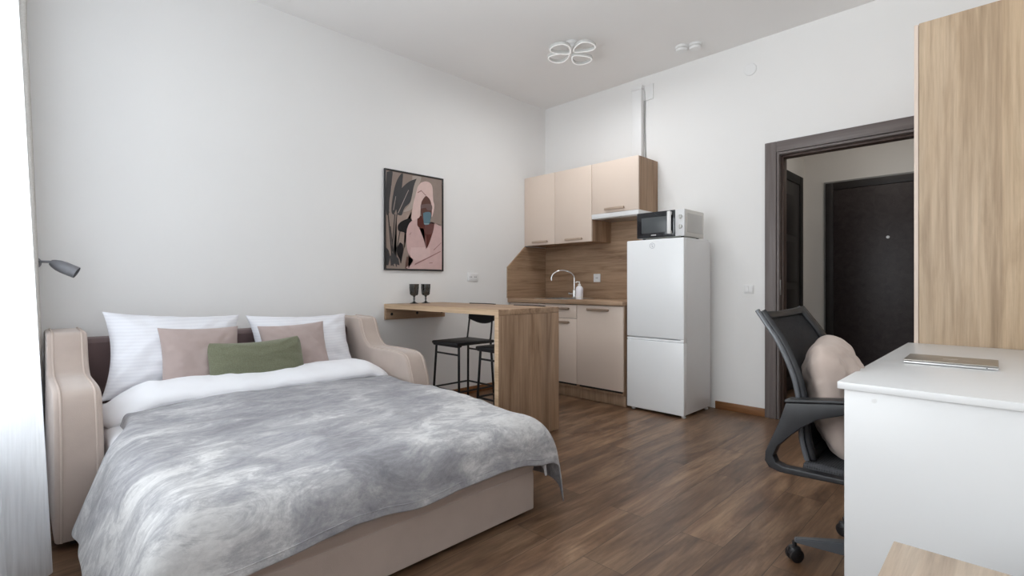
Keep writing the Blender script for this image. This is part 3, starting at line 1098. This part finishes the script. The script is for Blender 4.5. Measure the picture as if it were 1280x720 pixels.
# ------------------------------------------------------------------ duct above the wall units
du = thing('ventilation_duct', 'white flat plastic duct rising from the wall cabinets towards the ceiling', 'duct', (1.22, -.03, 2.218))
b = B(); b.box(1.163, 1.262, -.058, -.002, 2.218, 2.95, .003); finish('channel', b, M['plastic'], du)
b = B(); b.box(1.156, 1.269, -.066, -.001, 2.925, 2.962, .004); finish('elbow', b, M['plastic'], du)
b = B(); b.box(1.225, 1.36, -.012, -.0005, 2.82, 2.965, .003); finish('wall_plate', b, M['plastic'], du)
b = B(); b.tube(cr([(1.272, -.008, 2.93), (1.276, -.010, 2.85), (1.272, -.008, 2.6), (1.277, -.009, 2.4), (1.284, -.010, 2.22)], 5), .0045, 8); finish('cable', b, M['cablegrey'], du)

# ------------------------------------------------------------------ fridge and microwave
FX0, FX1 = 1.413, 1.930
fz = thing('fridge', 'white two-door fridge freezer at the end of the kitchen', 'fridge', (1.67, -.3, 0))
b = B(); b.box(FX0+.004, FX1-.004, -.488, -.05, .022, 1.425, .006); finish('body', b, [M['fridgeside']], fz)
b = B(); b.box(FX0, FX1, -.548, -.494, .624, 1.436, .008, 3); d = finish('door', b, M['fridge'], fz)
R_ = Matrix.Rotation(PI/2, 4, 'X')
b = B()
ex, ez = 1.655, 1.384
b.lathe([(.020, 0), (.0245, 0), (.0245, .0012), (.020, .0012), (.020, 0)], (ex, -.5478, ez), 28, R_)
b.lathe([(0, 0), (.005, 0), (.005, .0012), (0, .0012)], (ex-.002, -.5478, ez+.010), 12, R_)
b.prism([(ex-.007, ez+.002), (ex+.003, ez+.002), (ex+.009, ez-.013), (ex-.001, ez-.013)], 'y', -.549, -.5478)
finish('emblem', b, M['off'], d)
b = B(); b.box(FX0, FX1, -.548, -.494, .022, .598, .008, 3)
d = finish('door', b, M['fridge'], fz)
b = B(); b.prism([(-.540, .598), (-.548, .604), (-.546, .6185), (-.50, .6185), (-.498, .598)], 'x', FX0+.004, FX1-.004); finish('grip', b, M['fridge'], d)
b = B(); b.box(FX1-.03, FX1-.002, -.545, -.50, .60, .627, .002); finish('hinge', b, M['plastic'], fz)
b = B(); b.box(FX0+.01, FX1-.01, -.486, -.06, 1.4255, 1.4395, .004); finish('top_panel', b, M['fridge'], fz)
for x in (FX0+.04, FX1-.025):
    for y in (-.50, -.09):
        b = B(); b.lathe([(0, 0), (.016, 0), (.018, .01), (.012, .014), (.012, .05), (0, .05)], (x, y, 0), 14); finish('foot', b, M['plastic'], fz)

MX0, MX1, MY0, MY1, MZ0, MZ1 = 1.497, 1.922, -.522, -.17, 1.4515, 1.666
mw = thing('microwave', 'white microwave oven with a black door on top of the fridge', 'microwave', (1.71, -.35, 1.4395))
b = B(); b.box(MX0, MX1, MY0+.02, MY1, MZ0, MZ1, .006); finish('body', b, M['cream'], mw)
xd = MX0+.345
b = B(); b.box(MX0, xd, MY0-.002, MY0+.021, MZ0+.001, MZ1-.001, .004); d = finish('door', b, M['mwblack'], mw)
b = B(); b.box(MX0+.045, xd-.075, MY0-.0028, MY0, MZ0+.04, MZ1-.045, .0005); finish('window', b, M['mwwin'], d)
b = B(); b.box(xd-.052, xd-.020, MY0-.038, MY0-.020, MZ0+.02, MZ1-.012, .006); b.box(xd-.048, xd-.024, MY0-.024, MY0-.001, MZ0+.02, MZ0+.045, .003); b.box(xd-.048, xd-.024, MY0-.024, MY0-.001, MZ1-.04, MZ1-.014, .003)
finish('handle', b, M['plastic'], d)
b = B()
for i, w in enumerate((.005, .005, .006, .005, .006, .005)):
    x = MX0+.135+i*.0078
    b.box(x, x+w, MY0-.003, MY0-.0018, MZ0+.017, MZ0+.026, 0)
finish('wordmark', b, M['white'], d)
b = B(); b.box(xd+.001, MX1, MY0, MY0+.021, MZ0+.001, MZ1-.001, .004); cp = finish('control_panel', b, M['white'], mw)
for z in (MZ1-.06, MZ0+.075):
    b = B(); b.lathe([(0, .012), (.015, .012), (.017, .008), (.017, 0), (.0, 0)], (xd+.045, MY0, z), 20, R_)
    b.box(xd+.043, xd+.047, MY0-.017, MY0-.011, z-.015, z+.015, .001)
    finish('knob', b, M['grey'], cp)
b = B(); b.box(MX1-.0005, MX1+.003, -.47, -.205, MZ0+.03, MZ1-.03, .002); finish('side_vent', b, M['grey'], mw)
for x in (MX0+.04, MX1-.04):
    for y in (MY0+.05, MY1-.04):
        b = B(); b.lathe([(0, 0), (.012, 0), (.012, .013), (0, .013)], (x, y, 1.4395), 12); finish('foot', b, M['dark'], mw)

# ------------------------------------------------------------------ bar table
BY0, BY1, BX, BZ = -2.062, -1.455, 1.412, .900
bt = thing('bar_table', 'oak bar table standing out from the left wall on one wide leg panel', 'table', (.9, -1.76, 0))
b = B(); b.box(.001, BX, BY0+.001, BY1, BZ-.040, BZ, .002); tt = finish('tabletop', b, M['kitchen_x'], bt)
b = B(); b.box(.001, BX-.04, BY0, BY0+.0015, BZ-.039, BZ-.001, 0); b.box(BX-.04, BX-.001, BY0, BY0+.0015, BZ-.04, BZ-.001, 0); finish('edge_strip', b, M['edge'], tt)
b = B(); b.box(BX-.040, BX, BY0+.001, BY1, .006, BZ-.0405, .002); lp = finish('leg_panel', b, M['kitchen_z'], bt)
b = B(); b.box(BX-.039, BX-.001, BY0, BY0+.0015, .006, BZ-.0405, 0); finish('edge_strip', b, M['edge'], lp)
for y in (BY0+.05, BY1-.05):
    b = B(); b.lathe([(0, 0), (.014, 0), (.014, .0065), (0, .0065)], (BX-.02, y, 0), 12); finish('glide', b, M['dark'], lp)
b = B(); b.box(.001, .026, BY0, -1.44, .766, BZ-.0405, .002); rl = finish('wall_rail', b, M['kitchen_y'], bt)
for y in (-2.003, -1.747, -1.476):
    b = B(); b.lathe([(0, 0), (.0125, 0), (.0125, .0012), (0, .0012)], (.026, y, .812), 18, Matrix.Rotation(PI/2, 4, 'Y')); finish('cable_hole', b, M['dark'], rl)

# goblets
def goblet():
    t = thing('goblet', 'smoked grey glass goblet standing on the bar table, nearer the sofa', 'glass', (.12, -1.842, .900), 0, 'goblets on the bar table')
    b = B()
    prof_ = [(.0, .066), (.012, .066), (.027, .070), (.032, .078), (.034, .10), (.0385, .135), (.0415, .168), (.0395, .168), (.036, .134), (.0315, .10), (.029, .08), (.0, .072)]
    b.lathe(prof_, (.12, -1.842, .900), 32)
    # ribs
    for k in range(20):
        a = k/20*2*PI
        b.tube([(.12+.0335*math.cos(a), -1.842+.0335*math.sin(a), .978), (.12+.0395*math.cos(a), -1.842+.0395*math.sin(a), 1.045)], .0016, 5)
    finish('bowl', b, M['goblet'], t)
    b = B(); b.lathe([(0, 0), (.037, 0), (.037, .003), (.02, .008), (.009, .016), (.006, .025), (.0085, .042), (.006, .054), (.013, .0655), (0, .0655)], (.12, -1.842, .900), 28)
    finish('stem', b, M['gobletstem'], t)
    return t
g = goblet()
dup(g, (.12, -1.722, .900), label='smoked grey glass goblet standing on the bar table, nearer the kitchen')

# ------------------------------------------------------------------ bar stools (built at the origin, facing -y)
def stool():
    t = thing('bar_stool', 'black metal bar stool nearer the left wall, tucked under the bar table', 'stool', (0, 0, 0), 0, 'bar stools at the bar table')
    W2, D = .150, .36
    zs = .615
    b = B()
    def seat(u, v):
        a = 2*u-1; c = 2*v-1
        x = .165*a; y = .195*c+.005
        z = zs-.006*(1-a*a)-(.018*max(0, -c-.55)/.45 if c < -.55 else 0)
        return Vector((x, y, z))
    b.box(-.165, .165, -.20, .19, zs-.024, zs, .012, 3)
    b.box(-.155, .155, -.196, -.14, zs-.036, zs-.012, .010, 3)
    finish('seat', b, M['blackseat'], t, local=True)
    legs = {}
    for sx, sy in ((-1, -1), (1, -1), (-1, 1), (1, 1)):
        top = (sx*(W2-.008), sy*.165, zs-.018)
        bot = (sx*(W2+.022), sy*(.165+.022), .006)
        b = B(); b.tube([top, bot], .0095, 10)
        b.lathe([(0, -.006), (.011, -.006), (.011, .012), (0, .012)], bot, 10)
        finish('leg', b, M['black'], t, local=True)
        legs[(sx, sy)] = (Vector(top), Vector(bot))
    def on(k, z):
        a, c = legs[k]
        f = (z-a.z)/(c.z-a.z)
        return a.lerp(c, f)
    for ka, kb, z in (((-1, -1), (1, -1), .52), ((-1, 1), (1, 1), .52), ((-1, -1), (1, -1), .24), ((-1, -1), (-1, 1), .24), ((1, -1), (1, 1), .24), ((-1, 1), (1, 1), .24)):
        b = B(); b.tube([on(ka, z), on(kb, z)], .0075, 8)
        finish('crossbar' if z > .4 else 'footrest', b, M['black'], t, local=True)
    for sx in (-1, 1):
        b = B(); b.tube(cr([(sx*.135, .09, zs-.015), (sx*.143, .150, zs-.006), (sx*.145, .165, zs+.04), (sx*.142, .180, zs+.16), (sx*.137, .198, zs+.275)], 5), .0075, 10)
        finish('back_post', b, M['black'], t, local=True)
    b = B()
    def back(u, v):
        a = 2*u-1
        y = .186+.022*(1-a*a)+.012*v
        low = zs+.158-.036*math.cos(a*PI/2)
        z = lerp(low, zs+.292, v)
        return Vector((.158*a, y, z))
    b.grid(back, 20, 8); b.open = True
    o = finish('backrest', b, M['blackseat'], t, 60, local=True)
    solid(o, .016)
    return t
st = stool()
st.location = (.618, -1.70, 0)
dup(st, (1.155, -1.70, 0), label='black metal bar stool nearer the wide leg panel, tucked under the bar table')

# ------------------------------------------------------------------ ceiling fittings
lx, ly = 1.19, -1.03
cl = thing('ceiling_light', 'grey flower-shaped ceiling light of four open petals', 'ceiling light', (lx, ly, H))
b = B(); b.lathe([(0, 0), (.055, 0), (.055, -.022), (.045, -.03), (.02, -.034), (.018, -.075), (0, -.078)], (lx, ly, H), 28); finish('base', b, M['plastic'], cl)
for k, a in enumerate((.0, PI/2, PI, 3*PI/2)):
    zc = H-(.088 if k % 2 else .072)
    loop = []
    for i in range(40):
        q_ = i/40*2*PI
        r_ = .122+.094*math.cos(q_)
        w = .106*math.sin(q_)*(.40+.60*(r_-.028)/.188)
        loop.append((lx+r_*math.cos(a)-w*math.sin(a), ly+r_*math.sin(a)+w*math.cos(a), zc))
    b = B(); b.tube(loop, .0085, 10, closed=True, flat=1.6); p = finish('petal', b, M['grey'], cl)
    b = B(); b.tube([(x, y, z-.0135) for x, y, z in loop], .0055, 8, closed=True, flat=.5); finish('diffuser', b, M['diffuser'], p)
cfill_l = bpy.data.lights.new('added_ceiling_fill', 'AREA')  # added fill below the unlit ceiling light, lifts the dark areas
cfill_l.shape = 'DISK'
cfill_l.size = .42
cfill_l.energy = 9
cfill_l.color = (.97, .985, 1.0)
cfill_o = bpy.data.objects.new('added_ceiling_fill', cfill_l)
COL.objects.link(cfill_o)
cfill_o.location = (lx, ly, H-.13)
hall_l = bpy.data.lights.new('added_hall_fill', 'AREA')  # added fill with no fixture, brightens the hall and darker corners
hall_l.shape = 'DISK'
hall_l.size = .3
hall_l.energy = 2.6
hall_l.color = (1.0, .95, .88)
hall_o = bpy.data.objects.new('added_hall_fill', hall_l)
COL.objects.link(hall_o)
hall_o.location = (2.9, .95, 2.70)
def detector(c, label):
    t = thing('smoke_detector', label, 'smoke detector', c, 0, 'smoke detectors on the ceiling')
    b = B(); b.lathe([(0, 0), (.052, 0), (.052, -.012), (.048, -.014), (.048, -.03), (.042, -.042), (.02, -.046), (0, -.046)], c, 28); finish('body', b, M['plastic'], t)
    b = B(); b.lathe([(.0482, -.016), (.0490, -.018), (.0490, -.026), (.0482, -.028), (.0482, -.016)], c, 28); finish('vent_ring', b, M['grey'], t)
    return t
dt = detector((1.80, -.325, H), 'round white smoke detector on the ceiling, the one nearer the ceiling light')
dup(dt, (1.90, -.285, H), label='round white smoke detector on the ceiling, the one farther from the ceiling light')

# ------------------------------------------------------------------ wardrobe, desk, laptop, oak stand
wd = thing('wardrobe', 'tall light oak wardrobe with beige doors standing behind the desk', 'wardrobe', (3.72, -.45, 0))
b = B(); b.box(3.402, XR-.004, -.862, -.842, 0, 2.452, .001); finish('side_panel', b, M['ward'], wd)
b = B(); b.box(3.402, XR-.004, -.842, -.055, .0, 2.450, .001); finish('body', b, M['ward'], wd)
for y0_, y1_ in ((-.862, -.462), (-.458, -.056)):
    b = B(); b.box(3.382, 3.400, y0_, y1_, .06, 2.448, .001); d = finish('door', b, M['front'], wd)
    ym = y1_-.05 if y0_ < -.6 else y0_+.05
    b = B(); b.box(3.366, 3.374, ym-.006, ym+.006, 1.0, 1.2, .002); b.box(3.372, 3.383, ym-.004, ym+.004, 1.01, 1.03, 0); b.box(3.372, 3.383, ym-.004, ym+.004, 1.17, 1.19, 0)
    finish('handle', b, M['bar'], d)
dk = thing('desk', 'white desk in front of the wardrobe along the right wall', 'desk', (3.7, -1.63, 0))
b = B(); b.box(3.357, XR-.004, -2.402, -.866, .728, .750, .0015); finish('desktop', b, M['white'], dk)
b = B(); b.box(3.373, XR-.006, -2.386, -2.364, 0, .7275, .001); ep = finish('end_panel', b, M['white'], dk)
b = B(); b.lathe([(0, 0), (.007, 0), (.007, .0008), (0, .001)], (3.452, -2.386, .70), 14, R_); finish('screw_cap', b, M['plastic'], ep)
b = B(); b.box(3.373, XR-.006, -.892, -.870, 0, .7275, .001); finish('end_panel', b, M['white'], dk)
b = B(); b.box(XR-.05, XR-.032, -2.363, -.893, .36, .727, .001); finish('modesty_panel', b, M['white'], dk)
# laptop
lt = thing('laptop', 'closed silver laptop lying on the white desk', 'laptop', (3.582, -1.665, .7505), math.radians(1))
b = B()
b.box(-.136, .136, -.108, .108, .0015, .0095, .003, 3); finish('base', b, M['alulight'], lt, local=True)
b = B(); b.box(-.136, .136, -.108, .108, .0105, .0165, .0025, 3); ld = finish('lid', b, M['alu'], lt, local=True)
b = B(); b.box(-.022, .022, -.004, .004, .0162, .0168, 0); finish('lid_mark', b, M['alulight'], ld, local=True)
b = B(); b.box(.103, .107, -.1088, -.1075, .0045, .0075, 0); finish('port', b, M['dark'], lt, local=True)
for x in (-.115, .115):
    for y in (-.08, .08):
        b = B(); b.lathe([(0, 0), (.006, 0), (.006, .002), (0, .002)], (x, y, -.0002), 10); finish('foot', b, M['dark'], lt, local=True)
# oak-topped stand at the lower right
os_ = thing('side_table', 'low oak-topped side table in front of the desk end panel', 'table', (3.8, -3.0, 0))
b = B(); b.box(3.545, XR-.02, -3.30, -2.716, .396, .420, .0015); finish('top', b, M['oaktop'], os_)
for y in (-3.27, -2.766):
    b = B(); b.box(3.565, XR-.03, y, y+.02, 0, .3955, .001); finish('side_panel', b, M['white'], os_)
b = B(); b.box(3.565, XR-.03, -3.249, -2.767, .12, .138, .001); finish('shelf', b, M['oaktop'], os_)

# ------------------------------------------------------------------ office chair (facing +x)
ch = thing('office_chair', 'black mesh-back swivel office chair pulled up to the white desk', 'chair', (3.458, -2.03, 0), math.radians(-2))
b = B(); b.lathe([(0, .062), (.04, .062), (.05, .07), (.05, .10), (.035, .115), (.03, .12), (.03, .2), (.022, .2), (.022, .33), (.05, .335), (.05, .345), (0, .345)], (0, 0, 0), 24); finish('gas_column', b, M['chairpl'], ch, local=True)
for k in range(5):
    a = math.radians(203+72*k)
    ca, sa = math.cos(a), math.sin(a)
    b = B()
    bm = bmesh.new()
    r0, r1 = .035, .318
    sec = []
    for r_, w, zb, zt_ in ((r0, .030, .060, .112), (.17, .024, .062, .104), (r1-.03, .017, .070, .090), (r1, .014, .072, .086)):
        sec.append([Vector((r_*ca-s*w*sa, r_*sa+s*w*ca, z)) for s, z in ((-1, zb), (1, zb), (.75, zt_), (-.75, zt_))])
    vs = [[bm.verts.new(p) for p in q_] for q_ in sec]
    for i in range(3):
        for j in range(4):
            bm.faces.new([vs[i][j], vs[i][(j+1) % 4], vs[i+1][(j+1) % 4], vs[i+1][j]])
    bm.faces.new(vs[0][::-1]); bm.faces.new(vs[-1])
    bmesh.ops.recalc_face_normals(bm, faces=bm.faces[:])
    bmesh.ops.bevel(bm, geom=bm.edges[:], offset=.003, segments=2, affect='EDGES')
    b.merge(bm)
    lg = finish('base_leg', b, M['chairlight'], ch, local=True)
    b = B()
    cx_, cy_ = .308*ca, .308*sa
    ra = a+.5
    dx_, dy_ = math.cos(ra), math.sin(ra)
    wx, wy = cx_+.012*dx_, cy_+.012*dy_
    for s in (-1, 1):
        ctr = Vector((wx-dy_*.013*s, wy+dx_*.013*s, .026))
        Rm = Vector((0, 0, 1)).rotation_difference(Vector((-dy_, dx_, 0))).to_matrix().to_4x4()
        b.lathe([(0, -.010), (.020, -.010), (.026, -.006), (.026, .006), (.020, .010), (0, .010)], ctr, 20, Rm)
    b.lathe([(0, .030), (.024, .030), (.026, .04), (.020, .054), (.008, .058), (.008, .075), (0, .075)], (wx, wy, 0), 18)
    finish('caster', b, M['black'], lg, local=True)
# seat
b = B(); b.box(-.235, .245, -.240, .240, .372, .425, .026, 4); b.box(-.16, .15, -.12, .12, .34, .373, .006); finish('seat', b, M['seatnet'], ch, 50, local=True)
# arms
arm_out = [(.14, .668), (.085, .668), (-.04, .668), (-.13, .657), (-.20, .646), (-.269, .637), (-.28, .60), (-.295, .555), (-.322, .489), (-.339, .445), (-.341, .412), (-.326, .390), (-.288, .381), (-.221, .384), (-.085, .392), (.12, .392)]
arm_in = [(.12, .410), (-.085, .410), (-.221, .406), (-.275, .404), (-.302, .413), (-.312, .436), (-.297, .473), (-.261, .514), (-.221, .554), (-.17, .593), (-.085, .626), (.0, .640), (.14, .644)]
for s in (-1, 1):
    ya, yb = (.252, .292) if s > 0 else (-.292, -.252)
    b = B(); b.prism(arm_out+arm_in, 'y', ya, yb, .004)
    ar = finish('armrest', b, M['chairpl'], ch, 30, local=True)
    b = B(); b.prism([(.15, .6695), (-.04, .6695), (-.20, .648), (-.272, .6385), (-.268, .650), (-.20, .660), (-.04, .682), (.15, .682)], 'y', ya-.012, yb+.012, .004)
    finish('arm_pad', b, M['chairpl'], ar, local=True)
# back
bp = cr([(-.20, .43, 0), (-.215, .50, 0), (-.218, .57, 0), (-.224, .656, 0), (-.244, .741, 0), (-.288, .84, 0), (-.335, .91, 0), (-.372, .962, 0)], 6)
def bprof(v):
    f = v*(len(bp)-1)
    i = min(int(f), len(bp)-2)
    p = bp[i].lerp(bp[i+1], f-i)
    return p.x, p.y
def bsurf(u, v):
    a = 2*u-1
    x, z = bprof(v)
    w = .225+.018*math.sin(v*PI)
    return Vector((x-.045*(1-a*a)*min(1, .4+v), a*w, z-.018*(1-a*a)*v))
nu, nv = 40, 40
for nm, mt, sel, th in (('back_frame', M['chairpl'], True, .022), ('back_mesh', M['net'], False, .003)):
    b = B(); b.open = True
    vs = {}
    for i in range(nu):
        for j in range(nv):
            rim = i < 3 or i >= nu-3 or j >= nv-3 or j < 3
            if rim != sel:
                continue
            q_ = []
            for di, dj in ((0, 0), (1, 0), (1, 1), (0, 1)):
                k = (i+di, j+dj)
                if k not in vs:
                    vs[k] = b.bm.verts.new(bsurf(k[0]/nu, k[1]/nv))
                q_.append(vs[k])
            b.bm.faces.new(q_)
    o = finish(nm, b, mt, ch, 60, local=True)
    solid(o, th, 0)
    if sel:
        bf = o
for s in (0, 1):
    b = B(); b.tube([bsurf(s, k/30)+Vector((-.018, (.004 if s else -.004), 0)) for k in range(31)], .009, 10); finish('rail_highlight', b, M['chairlight'], bf, local=True)  # paler tubes put the highlight lines along the back frame into colour
b = B(); b.tube(cr([(-.10, 0, .355), (-.20, 0, .352), (-.262, 0, .39), (-.272, 0, .50), (-.275, 0, .62)], 6), .022, 12); finish('back_bracket', b, M['chairpl'], ch, local=True)

pillow('cushion', (3.28, -2.03, .640), .38, .43, .20, (-.20, .02, .95), (-.16, 1, .10), M['chairblush'],
       'pale blush cushion propped on the seat of the black office chair', 'cushion', None, 12.3, .0, wr=.016, rd=.12, pl=.005, n=60)
